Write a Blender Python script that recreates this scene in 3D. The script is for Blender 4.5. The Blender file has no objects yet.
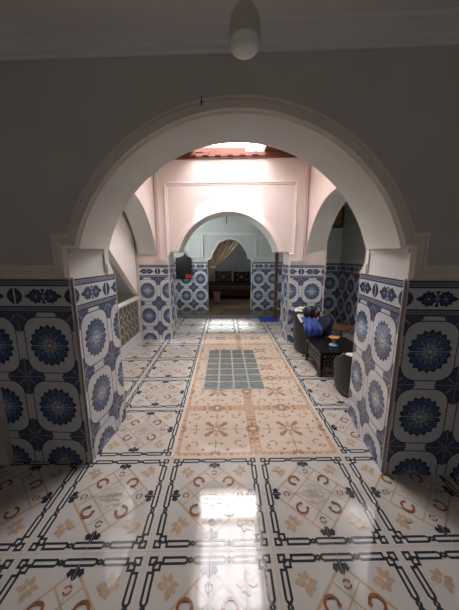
import bpy, math, random
from mathutils import Vector, Matrix
random.seed(7)
S = bpy.context.scene
COL = S.collection
PI = math.pi

# ------------------------------------------------------------ materials
def lin(c):
    return tuple(((v/255)/12.92 if v/255 <= .04045 else ((v/255+.055)/1.055)**2.4) for v in c) + (1,)

def mat(name, rgb, rough=.5, metal=0, noise=0, scale=8, bump=0, bscale=60, spec=.5, trans=0, emit=0, coat=0, rvar=0, sheen=0):
    m = bpy.data.materials.new(name); m.use_nodes = True
    nt = m.node_tree; b = nt.nodes['Principled BSDF']
    c = lin(rgb)
    b.inputs['Base Color'].default_value = c
    b.inputs['Roughness'].default_value = rough
    b.inputs['Metallic'].default_value = metal
    b.inputs['Specular IOR Level'].default_value = spec
    if trans: b.inputs['Transmission Weight'].default_value = trans
    if coat: b.inputs['Coat Weight'].default_value = coat; b.inputs['Coat Roughness'].default_value = .06
    if sheen: b.inputs['Sheen Weight'].default_value = sheen
    if emit:
        b.inputs['Emission Color'].default_value = c; b.inputs['Emission Strength'].default_value = emit
    tc = nt.nodes.new('ShaderNodeTexCoord')
    if noise:
        n = nt.nodes.new('ShaderNodeTexNoise'); n.inputs['Scale'].default_value = scale; n.inputs['Detail'].default_value = 5
        nt.links.new(tc.outputs['Object'], n.inputs['Vector'])
        r = nt.nodes.new('ShaderNodeMapRange'); r.inputs[1].default_value = .3; r.inputs[2].default_value = .7
        r.inputs[3].default_value = 1-noise; r.inputs[4].default_value = 1+noise
        nt.links.new(n.outputs['Fac'], r.inputs[0])
        v = nt.nodes.new('ShaderNodeVectorMath'); v.operation = 'SCALE'; v.inputs[0].default_value = c[:3]
        nt.links.new(r.outputs[0], v.inputs['Scale']); nt.links.new(v.outputs[0], b.inputs['Base Color'])
        if rvar:
            r2 = nt.nodes.new('ShaderNodeMapRange'); r2.inputs[3].default_value = max(.02, rough-rvar); r2.inputs[4].default_value = rough+rvar
            nt.links.new(n.outputs['Fac'], r2.inputs[0]); nt.links.new(r2.outputs[0], b.inputs['Roughness'])
    if bump:
        n = nt.nodes.new('ShaderNodeTexNoise'); n.inputs['Scale'].default_value = bscale; n.inputs['Detail'].default_value = 4
        nt.links.new(tc.outputs['Object'], n.inputs['Vector'])
        bp = nt.nodes.new('ShaderNodeBump'); bp.inputs['Strength'].default_value = bump; bp.inputs['Distance'].default_value = .01
        nt.links.new(n.outputs['Fac'], bp.inputs['Height']); nt.links.new(bp.outputs[0], b.inputs['Normal'])
    return m

M = {}
def D(k, *a, **kw): M[k] = mat(k, *a, **kw)
D('plaster_white', (206, 206, 201), .75, noise=.04, scale=3, bump=.15, bscale=25)
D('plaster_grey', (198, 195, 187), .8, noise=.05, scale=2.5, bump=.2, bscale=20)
D('plaster_ceiling', (232, 230, 228), .8, noise=.04, scale=2)
D('plaster_pink_lit', (216, 203, 197), .75, noise=.03, scale=3, bump=.15, bscale=25)  # court plaster tinted pink in place of rosy light from the skylight
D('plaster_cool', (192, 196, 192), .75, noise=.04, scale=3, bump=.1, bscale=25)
D('moulding_court', (224, 210, 206), .6, noise=.03, scale=6)  # carries the same painted-in pink light as the court plaster
D('moulding_white', (214, 211, 206), .6, noise=.04, scale=6)
D('moulding_lit', (228, 218, 206), .65, noise=.05, scale=5)  # paint lightened against the wall to stand in for light from the court
T_R = .16
D('tile_white', (202, 205, 212), T_R, noise=.03, scale=9, coat=.2)
D('tile_navy', (52, 62, 82), T_R, noise=.35, scale=45, coat=.2)
D('tile_corner', (78, 82, 106), T_R, noise=.35, scale=70, coat=.2)
D('tile_blue', (80, 98, 132), T_R, noise=.4, scale=55, coat=.2)
D('tile_sky', (124, 140, 168), T_R, noise=.3, scale=60, coat=.2)
D('tile_line', (40, 40, 56), T_R)
D('tile_strip', (128, 128, 146), T_R, noise=.2, scale=80, coat=.2)
D('tile_beige', (196, 186, 160), T_R)
D('tile_seam', (212, 212, 208), .5)
D('tile_edge', (206, 198, 190), .35)
F_R = .07
D('floor_white', (195, 191, 186), F_R, noise=.035, scale=5, rvar=.03)
D('floor_seam', (150, 144, 136), .5)
D('floor_dark', (52, 56, 56), F_R, noise=.15, scale=30)
D('floor_tan', (182, 160, 134), F_R, noise=.08, scale=20)
D('floor_rust', (142, 94, 64), F_R, noise=.2, scale=30)
D('floor_beige', (188, 178, 160), F_R, noise=.08, scale=20)
D('floor_slate', (50, 55, 66), F_R, noise=.2, scale=30)
D('rug_cream', (206, 189, 172), F_R, noise=.05, scale=9)
D('rug_brown', (158, 126, 104), F_R, noise=.18, scale=30)
D('rug_mid', (188, 158, 132), F_R, noise=.15, scale=30)
D('rug_light', (214, 198, 180), F_R)
D('wood_red', (104, 58, 42), .45, noise=.25, scale=6)
D('wood_brown', (100, 66, 44), .35, noise=.3, scale=8)
D('wood_black', (22, 19, 18), .22, noise=.3, scale=10)
D('wood_black_worn', (70, 60, 52), .4, noise=.3, scale=20)
D('leather_dark', (36, 38, 34), .42, noise=.15, scale=20, bump=.2, bscale=120)
D('fabric_light', (206, 204, 196), .85)
D('fabric_black', (28, 28, 30), .85)
D('cloth_blue', (24, 60, 132), .8, noise=.2, scale=14, sheen=.2)
D('cloth_navy', (22, 36, 66), .8, noise=.3, scale=14)
D('bag_dark', (24, 24, 34), .6, noise=.3, scale=14)
D('bag_brown', (92, 48, 34), .6, noise=.3, scale=14)
D('mat_blue', (26, 58, 150), .85, noise=.15, scale=30)
D('brass', (196, 146, 70), .28, metal=1)
D('bowl_tan', (186, 138, 92), .3, noise=.2, scale=20)
D('ceramic_blue', (120, 160, 200), .15, noise=.35, scale=60)
D('bulb_body', (196, 190, 170), .4)
D('bulb_dome', (232, 232, 226), .25)
D('wire_black', (14, 14, 14), .5)
D('screen_dark', (78, 78, 70), .5, noise=.3, scale=12)
D('screen_light', (178, 172, 156), .45, noise=.2, scale=20)
D('marble_brown', (104, 88, 72), .25, noise=.2, scale=6)
D('sofa_dark', (56, 34, 30), .85, noise=.3, scale=20)
D('sofa_pattern', (146, 120, 92), .85, noise=.2, scale=20)
D('sofa_red', (104, 44, 36), .85, noise=.2, scale=20)
D('carpet', (116, 98, 76), .9, noise=.2, scale=12)
D('cushion_pink', (160, 108, 110), .85, noise=.15, scale=20)
D('curtain_beige', (196, 174, 152), .85, noise=.05, scale=9)
D('curtain_light', (220, 208, 196), .85)
D('niche_black', (14, 13, 13), .35)
D('red_paint', (176, 44, 36), .5)
D('picture_gold', (150, 96, 48), .5, noise=.4, scale=12)
D('picture_dark', (58, 28, 18), .35)
D('plaster_plinth', (196, 190, 180), .7, noise=.05, scale=4)

def glassmat():
    m = bpy.data.materials.new('glass_block_green'); m.use_nodes = True
    nt = m.node_tree; b = nt.nodes['Principled BSDF']
    b.inputs['Base Color'].default_value = lin((132, 142, 136)); b.inputs['Roughness'].default_value = .18
    b.inputs['Coat Weight'].default_value = .6; b.inputs['Coat Roughness'].default_value = .08
    tc = nt.nodes.new('ShaderNodeTexCoord')
    w = nt.nodes.new('ShaderNodeTexWave'); w.inputs['Scale'].default_value = 7; w.inputs['Distortion'].default_value = 6
    w.bands_direction = 'Y'
    w.inputs['Detail'].default_value = 3
    nt.links.new(tc.outputs['Object'], w.inputs['Vector'])
    cr = nt.nodes.new('ShaderNodeValToRGB')
    cr.color_ramp.elements[0].color = lin((78, 84, 80)); cr.color_ramp.elements[1].color = lin((150, 154, 148))
    nt.links.new(w.outputs['Fac'], cr.inputs[0]); nt.links.new(cr.outputs[0], b.inputs['Base Color'])
    bp = nt.nodes.new('ShaderNodeBump'); bp.inputs['Strength'].default_value = .25; bp.inputs['Distance'].default_value = .01
    nt.links.new(w.outputs['Fac'], bp.inputs['Height']); nt.links.new(bp.outputs[0], b.inputs['Normal'])
    M['glass_block'] = m
glassmat()
D('glass_joint', (160, 162, 156), .4)

def glow_glass(name, col, strength, see):
    m = bpy.data.materials.new(name); m.use_nodes = True
    nt = m.node_tree; nt.nodes.clear()
    o = nt.nodes.new('ShaderNodeOutputMaterial'); e = nt.nodes.new('ShaderNodeEmission')
    e.inputs[0].default_value = lin(col); e.inputs[1].default_value = strength
    if see:
        t = nt.nodes.new('ShaderNodeBsdfTransparent'); t.inputs[0].default_value = (.9, .9, .9, 1)
        a = nt.nodes.new('ShaderNodeAddShader')
        nt.links.new(e.outputs[0], a.inputs[0]); nt.links.new(t.outputs[0], a.inputs[1]); nt.links.new(a.outputs[0], o.inputs[0])
    else: nt.links.new(e.outputs[0], o.inputs[0])
    M[name] = m
SKY_E = 17.5
D('stair_lit_white', (236, 232, 228), .7)  # extra-white paint standing in for light falling from above the stairs
D('shaft_white', (236, 226, 220), .7)
glow_glass('frosted_glass', (252, 246, 248), SKY_E, False)
glow_glass('side_glass', (255, 250, 248), 28, False)
glow_glass('clear_glass', (252, 246, 248), SKY_E*.9, True)
glow_glass('fill_pane', (240, 240, 246), 1.7, False)  # glow of the added window behind the camera
glow_glass('fill_pane_cool', (240, 246, 250), 13, False)  # glow added to brighten the vestibule
glow_glass('fill_pane_alcove', (230, 242, 244), 5, False)  # glow added to brighten the right alcove
glow_glass('fill_pane_dim', (226, 238, 245), 1.6, False)  # weak glow added to brighten the back room

# ------------------------------------------------------------ mesh builder
class MB:
    def __init__(s): s.v = []; s.f = []; s.m = []; s.ms = []; s.sm = []
    def mi(s, k):
        if k not in s.ms: s.ms.append(k)
        return s.ms.index(k)
    def poly(s, pts, k, smooth=False):
        n = len(s.v); s.v += [tuple(p) for p in pts]; s.f.append(list(range(n, n+len(pts)))); s.m.append(s.mi(k)); s.sm.append(smooth)
    def grid(s, rows, k, smooth=True, closeu=False, closev=False):
        n = len(s.v); R = len(rows); C_ = len(rows[0])
        for r in rows: s.v += [tuple(p) for p in r]
        for i in range(R if closev else R-1):
            for j in range(C_ if closeu else C_-1):
                a = n+i*C_+j; b = n+i*C_+(j+1) % C_; c = n+((i+1) % R)*C_+(j+1) % C_; d = n+((i+1) % R)*C_+j
                s.f.append([a, b, c, d]); s.m.append(s.mi(k)); s.sm.append(smooth)
    def box(s, a, b, k, mp=None):
        x0, y0, z0 = a; x1, y1, z1 = b
        P = [(x0,y0,z0),(x1,y0,z0),(x1,y1,z0),(x0,y1,z0),(x0,y0,z1),(x1,y0,z1),(x1,y1,z1),(x0,y1,z1)]
        if mp: P = [mp(*p) for p in P]
        n = len(s.v); s.v += [tuple(p) for p in P]
        for f in ((3,2,1,0),(4,5,6,7),(0,1,5,4),(1,2,6,5),(2,3,7,6),(3,0,4,7)):
            s.f.append([n+i for i in f]); s.m.append(s.mi(k)); s.sm.append(False)
    def lathe(s, prof, c, k, seg=32, a0=0, a1=2*PI, axis=None):
        rows = []
        full = abs(a1-a0-2*PI) < 1e-6
        N = seg if full else seg+1
        for r, z in prof:
            row = []
            for i in range(N):
                a = a0+(a1-a0)*i/seg
                p = Vector((r*math.cos(a), r*math.sin(a), z))
                if axis: p = axis @ p
                row.append((c[0]+p.x, c[1]+p.y, c[2]+p.z))
            rows.append(row)
        s.grid(rows, k, True, closeu=full)
    def tube(s, pts, r, k, seg=8):
        rows = []
        P = [Vector(p) for p in pts]
        for i, p in enumerate(P):
            t = (P[min(i+1, len(P)-1)]-P[max(i-1, 0)]).normalized()
            u = t.cross(Vector((0, 0, 1)))
            if u.length < .1: u = t.cross(Vector((1, 0, 0)))
            u.normalize(); w = t.cross(u)
            rr = r[i] if isinstance(r, (list, tuple)) else r
            rows.append([tuple(p+u*rr*math.cos(2*PI*j/seg)+w*rr*math.sin(2*PI*j/seg)) for j in range(seg)])
        s.grid(rows, k, True, closeu=True)
        s.poly(rows[0], k); s.poly(rows[-1][::-1], k)
    def build(s, name, parent=None, bevel=0, solid=0, sub=0, fix=True):
        me = bpy.data.meshes.new(name); me.from_pydata(s.v, [], s.f)
        for k in s.ms: me.materials.append(M[k])
        me.polygons.foreach_set('material_index', s.m)
        me.polygons.foreach_set('use_smooth', s.sm)
        me.update()
        o = bpy.data.objects.new(name, me); COL.objects.link(o)
        if parent: o.parent = parent; o.matrix_parent_inverse = Matrix.Translation(parent.location).inverted() if not parent.rotation_euler.z else (Matrix.Translation(parent.location) @ Matrix.Rotation(parent.rotation_euler.z, 4, 'Z')).inverted()
        if solid:
            q = o.modifiers.new('s', 'SOLIDIFY'); q.thickness = solid; q.offset = 0
        if bevel:
            q = o.modifiers.new('w', 'WELD')
            q = o.modifiers.new('b', 'BEVEL'); q.width = bevel; q.segments = 2; q.limit_method = 'ANGLE'
        if sub:
            q = o.modifiers.new('u', 'SUBSURF'); q.levels = sub; q.render_levels = sub
        return o

def struct(o, **k):
    o['kind'] = 'structure'; return o
def tag(o, label, cat, group=None):
    o['label'] = label; o['category'] = cat
    if group: o['group'] = group
    return o
def thing(name, loc, label, cat, group=None, rz=0):
    o = bpy.data.objects.new(name, None); COL.objects.link(o); o.location = loc; o.rotation_euler.z = rz
    o.empty_display_size = .1
    return tag(o, label, cat, group)

# ------------------------------------------------------------ pattern tools (convex clip)
def clip(poly, r):
    x0, x1, y0, y1 = r
    for ax, lim, sg in ((0, x0, 1), (0, x1, -1), (1, y0, 1), (1, y1, -1)):
        out = []
        n = len(poly)
        for i in range(n):
            a = poly[i]; b = poly[(i+1) % n]
            da = (a[ax]-lim)*sg; db = (b[ax]-lim)*sg
            if da >= 0: out.append(a)
            if (da > 0 and db < 0) or (da < 0 and db > 0):
                t = da/(da-db); out.append((a[0]+(b[0]-a[0])*t, a[1]+(b[1]-a[1])*t))
        poly = out
        if len(poly) < 3: return None
    return poly

def ngon(cx, cy, r, n, ry=None, a0=0):
    ry = ry or r
    return [(cx+r*math.cos(a0+2*PI*i/n), cy+ry*math.sin(a0+2*PI*i/n)) for i in range(n)]
def line(x0, y0, x1, y1, w):
    dx, dy = x1-x0, y1-y0; L = math.hypot(dx, dy) or 1; nx, ny = -dy/L*w/2, dx/L*w/2
    return [(x0-nx, y0-ny), (x1-nx, y1-ny), (x1+nx, y1+ny), (x0+nx, y0+ny)]
def arcband(cx, cy, r, w, a0, a1, n):
    o = []
    for i in range(n):
        p, q = a0+(a1-a0)*i/n, a0+(a1-a0)*(i+1)/n
        o.append([(cx+(r-w/2)*math.cos(p), cy+(r-w/2)*math.sin(p)), (cx+(r+w/2)*math.cos(p), cy+(r+w/2)*math.sin(p)),
                  (cx+(r+w/2)*math.cos(q), cy+(r+w/2)*math.sin(q)), (cx+(r-w/2)*math.cos(q), cy+(r-w/2)*math.sin(q))])
    return o
def rrect(x0, x1, y0, y1, r, n=5):
    P = []
    for cx, cy, a in ((x1-r, y1-r, 0), (x0+r, y1-r, PI/2), (x0+r, y0+r, PI), (x1-r, y0+r, 1.5*PI)):
        P += [(cx+r*math.cos(a+PI/2*i/n), cy+r*math.sin(a+PI/2*i/n)) for i in range(n+1)]
    return P
def petal(cx, cy, a, r0, r1, w, sy=1):
    ca, sa = math.cos(a), math.sin(a)
    P = [(r0, 0), ((r0*.55+r1*.45), -w/2), (r1*.86+r0*.14, -w/4), (r1, 0), (r1*.86+r0*.14, w/4), ((r0*.55+r1*.45), w/2)]
    return [(cx+x*ca-y*sa, cy+(x*sa+y*ca)*sy) for x, y in P]

W_, H_ = .40, .468
def cell(cx, cy):
    """one medallion cell of the wall tiles; list of (polygon, material, layer)"""
    L = []
    x0, x1, y0, y1 = cx-W_/2, cx+W_/2, cy-H_/2, cy+H_/2
    c = .128
    for sx in (0, 1):
        for sy in (0, 1):
            X = x1 if sx else x0; Y = y1 if sy else y0; dx = -1 if sx else 1; dy = -1 if sy else 1
            L.append(([(X, Y), (X+dx*c*1.1, Y), (X+dx*c, Y+dy*.024), (X+dx*c, Y+dy*c), (X+dx*.024, Y+dy*c), (X, Y+dy*c*1.1)], 'tile_corner', 1))
            L.append((line(X+dx*.012, Y+dy*.012, X+dx*.055, Y+dy*.055, .012), 'tile_sky', 2))
    g = .028
    L.append((rrect(x0+g, x1-g, y0+g, y1-g, .102, 7), 'tile_line', 3))
    L.append((rrect(x0+g+.0065, x1-g-.0065, y0+g+.0065, y1-g-.0065, .096, 7), 'tile_white', 4))
    sy = 1.07
    for i in range(18):
        a = 2*PI*(i+.5)/18
        L.append((petal(cx, cy, a, .09, .142, .04, sy), 'tile_navy', 5))
    L.append((ngon(cx, cy, .127, 36, .127*sy), 'tile_navy', 6))
    for i in range(18):
        a = 2*PI*i/18
        L.append((petal(cx, cy, a+PI/18, .075, .124, .024, sy), 'tile_blue', 7))
        L.append((petal(cx, cy, a, .10, .122, .009, sy), 'tile_sky', 8))
    L.append((ngon(cx, cy, .092, 24, .092*sy), 'tile_blue', 9))
    for i in range(12):
        L.append((petal(cx, cy, 2*PI*(i+.5)/12, .05, .09, .016, sy), 'tile_sky', 10))
    for i in range(8):
        L.append((petal(cx, cy, 2*PI*i/8, .012, .062, .022, sy), 'tile_sky', 11))
        L.append((petal(cx, cy, 2*PI*(i+.5)/8, .02, .058, .012, sy), 'tile_beige', 12))
    L.append((ngon(cx, cy, .016, 8, .016*sy), 'tile_beige', 13))
    s = .0016
    L.append((line(x0, cy, x1, cy, .003), 'tile_seam', 14))
    L.append((line(x0, y0, x1, y0, .0035), 'tile_seam', 14))
    L.append((line(x0, y0, x0, y1, .0035), 'tile_seam', 14))
    return L

ZT = 1.388
def border(cx, ztop=ZT):
    """floral border above the medallions for one cell width centred at cx"""
    L = []; x0, x1 = cx-W_/2, cx+W_/2
    for za, zb in ((ztop-.046, ztop), (ztop-.225, ztop-.18)):
        L.append(([(x0, za), (x1, za), (x1, zb), (x0, zb)], 'tile_line', 1))
        L.append(([(x0, za+.008), (x1, za+.008), (x1, zb-.008), (x0, zb-.008)], 'tile_strip', 2))
        for i in range(20):
            L.append((ngon(x0+W_*(i+.5)/20, (za+zb)/2, .006, 4), 'tile_corner', 3))
    zc = ztop-.113
    for s in (-1, 1):
        X = x0 if s < 0 else x1
        d = -s
        # lens halves either side of the seam
        L.append(([(X+d*.006, zc-.058), (X+d*.022, zc-.05), (X+d*.045, zc-.028), (X+d*.056, zc), (X+d*.045, zc+.028), (X+d*.022, zc+.05), (X+d*.006, zc+.058)], 'tile_navy', 2))
        L.append(([(X+d*.012, zc-.02), (X+d*.035, zc), (X+d*.012, zc+.02)], 'tile_corner', 3))
    for s in (-1, 1):
        c = cx+s*.052
        for i in range(9):
            a = 2*PI*i/9+(0 if s > 0 else PI)
            L.append((petal(c, zc, a, .005, .052 if i else .078, .04), 'tile_navy', 2))
        for i in range(6): L.append((petal(c, zc, 2*PI*i/6, .008, .032, .014), 'tile_blue', 3))
    L.append((ngon(cx, zc, .016, 8), 'tile_sky', 4))
    L.append(([(cx-.014, zc-.05), (cx+.014, zc-.05), (cx, zc-.01)], 'tile_navy', 3))
    L.append(([(cx-.014, zc+.05), (cx, zc+.01), (cx+.014, zc+.05)], 'tile_navy', 3))
    L.append((line(x0, zc-.07, x0, zc+.07, .003), 'tile_seam', 5))
    return L

def put(mb, L, rect, mp, d0, step=1.3e-5):
    L = sorted(L, key=lambda e: e[2])
    for i, (poly, k, lay) in enumerate(L):
        if len(poly) < 3: continue
        q = clip(poly, rect)
        if q: mb.poly([mp(x, y, d0+i*step) for x, y in q], k)

def dado(name, mp, s0, s1, phase, z0=0, edge=(1, 1), parent=None):
    """tiled wainscot on a wall whose surface is mp(s, z, d); d grows out of the wall"""
    mb = MB(); t = .012
    mb.box((s0, z0, -.004), (s1, ZT, t), 'tile_white', mp)
    rect = (s0, s1, z0, ZT-.2255)
    n0 = math.floor((s0-phase)/W_+1e-6); n1 = math.ceil((s1-phase)/W_-1e-6)
    for n in range(n0, n1):
        cx = phase+(n+.5)*W_
        cy = ZT-.2255-H_/2
        while cy+H_/2 > z0:
            put(mb, cell(cx, cy), (max(s0, cx-W_/2), min(s1, cx+W_/2), max(z0, cy-H_/2), cy+H_/2), mp, t+.0002); cy -= H_
        put(mb, border(cx), (max(s0, cx-W_/2), min(s1, cx+W_/2), ZT-.2255, ZT), mp, t+.0002)
    for e, X in zip(edge, (s0, s1)):
        if e:
            a, b = (X-.0, X+.008) if X == s0 else (X-.008, X+.0)
            mb.box((a, z0, 0), (b, ZT, t+.003), 'tile_edge', mp)
    o = mb.build(name, parent)
    if not parent: struct(o)
    return o

# ------------------------------------------------------------ wall helpers
def planemap(A, B, side=1):
    """surface map for the vertical plane from A to B (xy); d points to `side` (left of A->B is +1)"""
    A = Vector(A); B = Vector(B); u = (B-A).normalized(); n = Vector((-u.y, u.x))*side
    return lambda s, z, d=0: (A.x+u.x*s+n.x*d, A.y+u.y*s+n.y*d, z)

def arc_pts(c, hw, rise, zs, n=56):
    R = (hw*hw+rise*rise)/(2*rise); zc = zs+rise-R; a0 = math.atan2(zs-zc, hw)
    return [(c-R*math.cos(a0+(PI-2*a0)*i/n), zc+R*math.sin(a0+(PI-2*a0)*i/n)) for i in range(n+1)]

def arch_wall(name, mF, mB, lowF, lowB, H, kF, kB, kS):
    mb = MB()
    n = len(lowF)
    for i in range(n-1):
        a, b, c, d = lowF[i], lowF[i+1], lowB[i], lowB[i+1]
        if abs(b[0]-a[0]) > 1e-6:
            mb.poly([mF(*a), mF(*b), mF(b[0], H), mF(a[0], H)], kF)
            mb.poly([mB(*d), mB(*c), mB(c[0], H), mB(d[0], H)], kB)
            mb.poly([mF(a[0], H), mF(b[0], H), mB(d[0], H), mB(c[0], H)], kF)
        if a[1] > 0 or b[1] > 0:
            mb.poly([mF(*b), mF(*a), mB(*c), mB(*d)], kS, smooth=(a[1] > 1.62 and b[1] > 1.62))
    mb.poly([mF(*lowF[0]), mF(lowF[0][0], H), mB(lowB[0][0], H), mB(*lowB[0])], kF)
    mb.poly([mF(*lowF[-1]), mB(*lowB[-1]), mB(lowB[-1][0], H), mF(lowF[-1][0], H)], kF)
    # cover faces on the sill/floor are not needed
    o = mb.build(name); return struct(o)

def offset_path(path, w):
    out = []
    for i, p in enumerate(path):
        p = Vector(p)
        t0 = (p-Vector(path[i-1])).normalized() if i else None
        t1 = (Vector(path[i+1])-p).normalized() if i < len(path)-1 else None
        t0 = t0 or t1; t1 = t1 or t0
        n0 = Vector((-t0.y, t0.x)); n1 = Vector((-t1.y, t1.x))
        m = (n0+n1); m.normalize(); k = 1/max(.35, m.dot(n0))
        out.append((p.x+m.x*k*w, p.y+m.y*k*w))
    return out
PROF = [(0, 0), (0, .006), (.010, .016), (.018, .03), (.028, .03), (.031, .018), (.05, .022), (.054, .010), (.07, .012), (.074, .022), (.088, .022), (.094, 0)]
PROF_BIG = [(0, 0), (0, .05), (.02, .056), (.034, .05), (.036, .034), (.06, .034), (.064, .02), (.085, .02), (.09, .0)]
def moulding(mb, path, mp, prof, k, scale=1, smooth=False):
    rows = []
    for o, h in prof:
        rows.append([mp(x, z, h) for x, z in offset_path(path, o*scale)])
    mb.grid(rows, k, smooth)
    for e in (0, -1): mb.poly([r[e] for r in rows][::(1 if e else -1)], k)

# ================================================================== FRONT WALL (big arch between the near hall and the court)
L_ = Vector((-1.0188, 1.7379)); R_ = Vector((1.1402, 1.6017)); WID = (R_-L_).length
BL = Vector((-.978, 2.215)); BR = Vector((1.225, 2.245)); PD = .085; WIDB = (BR-BL).length
mF = planemap(L_, R_, -1)            # d towards the camera
mB = planemap(BL, BR, 1)             # d towards the court
SL, SR = -1.9, 4.1
arcF = arc_pts(1.091, 1.008, .757, 1.585)
arcB = arc_pts(WIDB/2, WIDB/2-.012, .82, 1.60)
lowF = [(SL, 0), (0, 0), (0, 1.585), (arcF[0][0], 1.585)] + arcF[1:-1] + [(arcF[-1][0], 1.585), (WID, 1.585), (WID, 0), (SR, 0)]
lowB = [(SL, 0), (0, 0), (0, 1.60), (arcB[0][0], 1.60)] + arcB[1:-1] + [(arcB[-1][0], 1.60), (WIDB, 1.60), (WIDB, 0), (SR, 0)]
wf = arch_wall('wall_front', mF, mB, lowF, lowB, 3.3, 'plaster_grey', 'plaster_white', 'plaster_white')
mb = MB()
mpath = [(SL, ZT), (0, ZT), (0, 1.585), (arcF[0][0], 1.585)] + arcF[1:-1] + [(arcF[-1][0], 1.585), (WID, 1.585), (WID, ZT), (SR, ZT)]
moulding(mb, mpath, mF, PROF, 'moulding_lit')
mb.build('arch_moulding', wf)
mb = MB()
moulding(mb, [(arcB[0][0], 1.6)] + arcB[1:-1] + [(arcB[-1][0], 1.6)], mB, [(0, 0), (0, .02), (.04, .024), (.05, .014), (.09, .012), (.094, 0)], 'moulding_white')
mb.build('court_side_moulding', wf)
# nail left on the moulding
dado('trim_1', planemap(L_, R_, -1), SL, 0, -.395, edge=(0, 1))
dado('trim_2', planemap(L_, R_, -1), WID, SR, WID-.01, edge=(1, 0))
dado('trim_3', planemap(L_, BL, -1), 0, (BL-L_).length+PD, 0.0, edge=(1, 1))
dado('trim_4', planemap(R_, BR, 1), 0, (BR-R_).length+PD, 0.0, edge=(1, 1))
for nm, sa, sb in (('trim_5', -.23, -.001), ('trim_6', WIDB+.001, WIDB+.17)):
    mb = MB(); mb.box((sa, 0, -.01), (sb, ZT, PD), 'tile_white', mB)
    for za, zb, h in ((ZT, ZT+.03, PD+.015), (ZT+.03, ZT+.06, PD-.01), (ZT+.06, ZT+.09, PD-.035), (ZT+.09, 1.6, .03)):
        mb.box((sa, za, -.01), (sb, zb, h), 'moulding_white', mB)
    struct(mb.build(nm))
# small sunk panel on the impost of each reveal
for nm, A, B, sd in (('trim_7', L_, BL, -1), ('trim_8', R_, BR, 1)):
    mp = planemap(A, B, sd); Lr = (B-A).length; mb = MB()
    for a in ((.0, 1.56, .0, Lr, 1.585), (.0, ZT, .0, Lr, ZT+.012)):
        mb.box((.01, a[1], -.002), (Lr-.06, a[4], .008), 'plaster_white', mp)
    mb.box((Lr-.06, ZT, -.002), (Lr+.0, 1.59, .012), 'moulding_white', mp)
    mb.box((Lr-.045, ZT+.002, -.002), (Lr+.0, ZT+.085, .02), 'moulding_white', mp)
    struct(mb.build(nm))

# cornice and ceiling of the near hall
mb = MB()
cpath = [(SL, 0), (SR, 0)]
prof = [(2.642, 0), (2.642, .012), (2.66, .016), (2.668, .03), (2.69, .034), (2.70, .05), (2.715, .07), (2.72, .09), (2.735, .1), (2.735, 0)]
mb.grid([[mF(SL, z, d) for z, d in prof], [mF(SR, z, d) for z, d in prof]], 'plaster_ceiling', False)
struct(mb.build('trim_9'))
CZ = 2.735
mb = MB(); mb.box((-3.0, -3.2, CZ), (3.2, 1.85, CZ+.15), 'plaster_ceiling'); struct(mb.build('ceiling'))
mb = MB(); mb.box((-3.15, -3.2, 0), (-2.9, 1.86, 3.0), 'plaster_grey'); struct(mb.build('wall_left'))
mb = MB(); mb.box((3.1, -3.2, 0), (3.35, 1.5, 3.0), 'plaster_grey'); struct(mb.build('wall_right'))
mb = MB()
mb.box((-3.0, -3.4, 0), (-.7, -3.2, 3.0), 'plaster_grey'); mb.box((.7, -3.4, 0), (3.2, -3.2, 3.0), 'plaster_grey')
mb.box((-.7, -3.4, 2.1), (.7, -3.2, 3.0), 'plaster_grey'); mb.box((-.7, -3.4, 0), (.7, -3.2, 1.0), 'plaster_grey')
struct(mb.build('wall_back'))
wn = MB()
for a, b in (((-.7, -3.36, 1.0), (-.64, -3.26, 2.1)), ((.64, -3.36, 1.0), (.7, -3.26, 2.1)), ((-.64, -3.36, 1.0), (.64, -3.26, 1.06)), ((-.64, -3.36, 2.04), (.64, -3.26, 2.1)), ((-.02, -3.34, 1.06), (.02, -3.28, 2.04))):
    wn.box(a, b, 'wood_brown')
w1 = struct(wn.build('fill_window_1'))  # added window behind the camera, put in to fill the near hall
wn = MB(); wn.box((-.64, -3.32, 1.06), (.64, -3.31, 2.04), 'fill_pane'); wn.build('glow_pane', w1)

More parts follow.
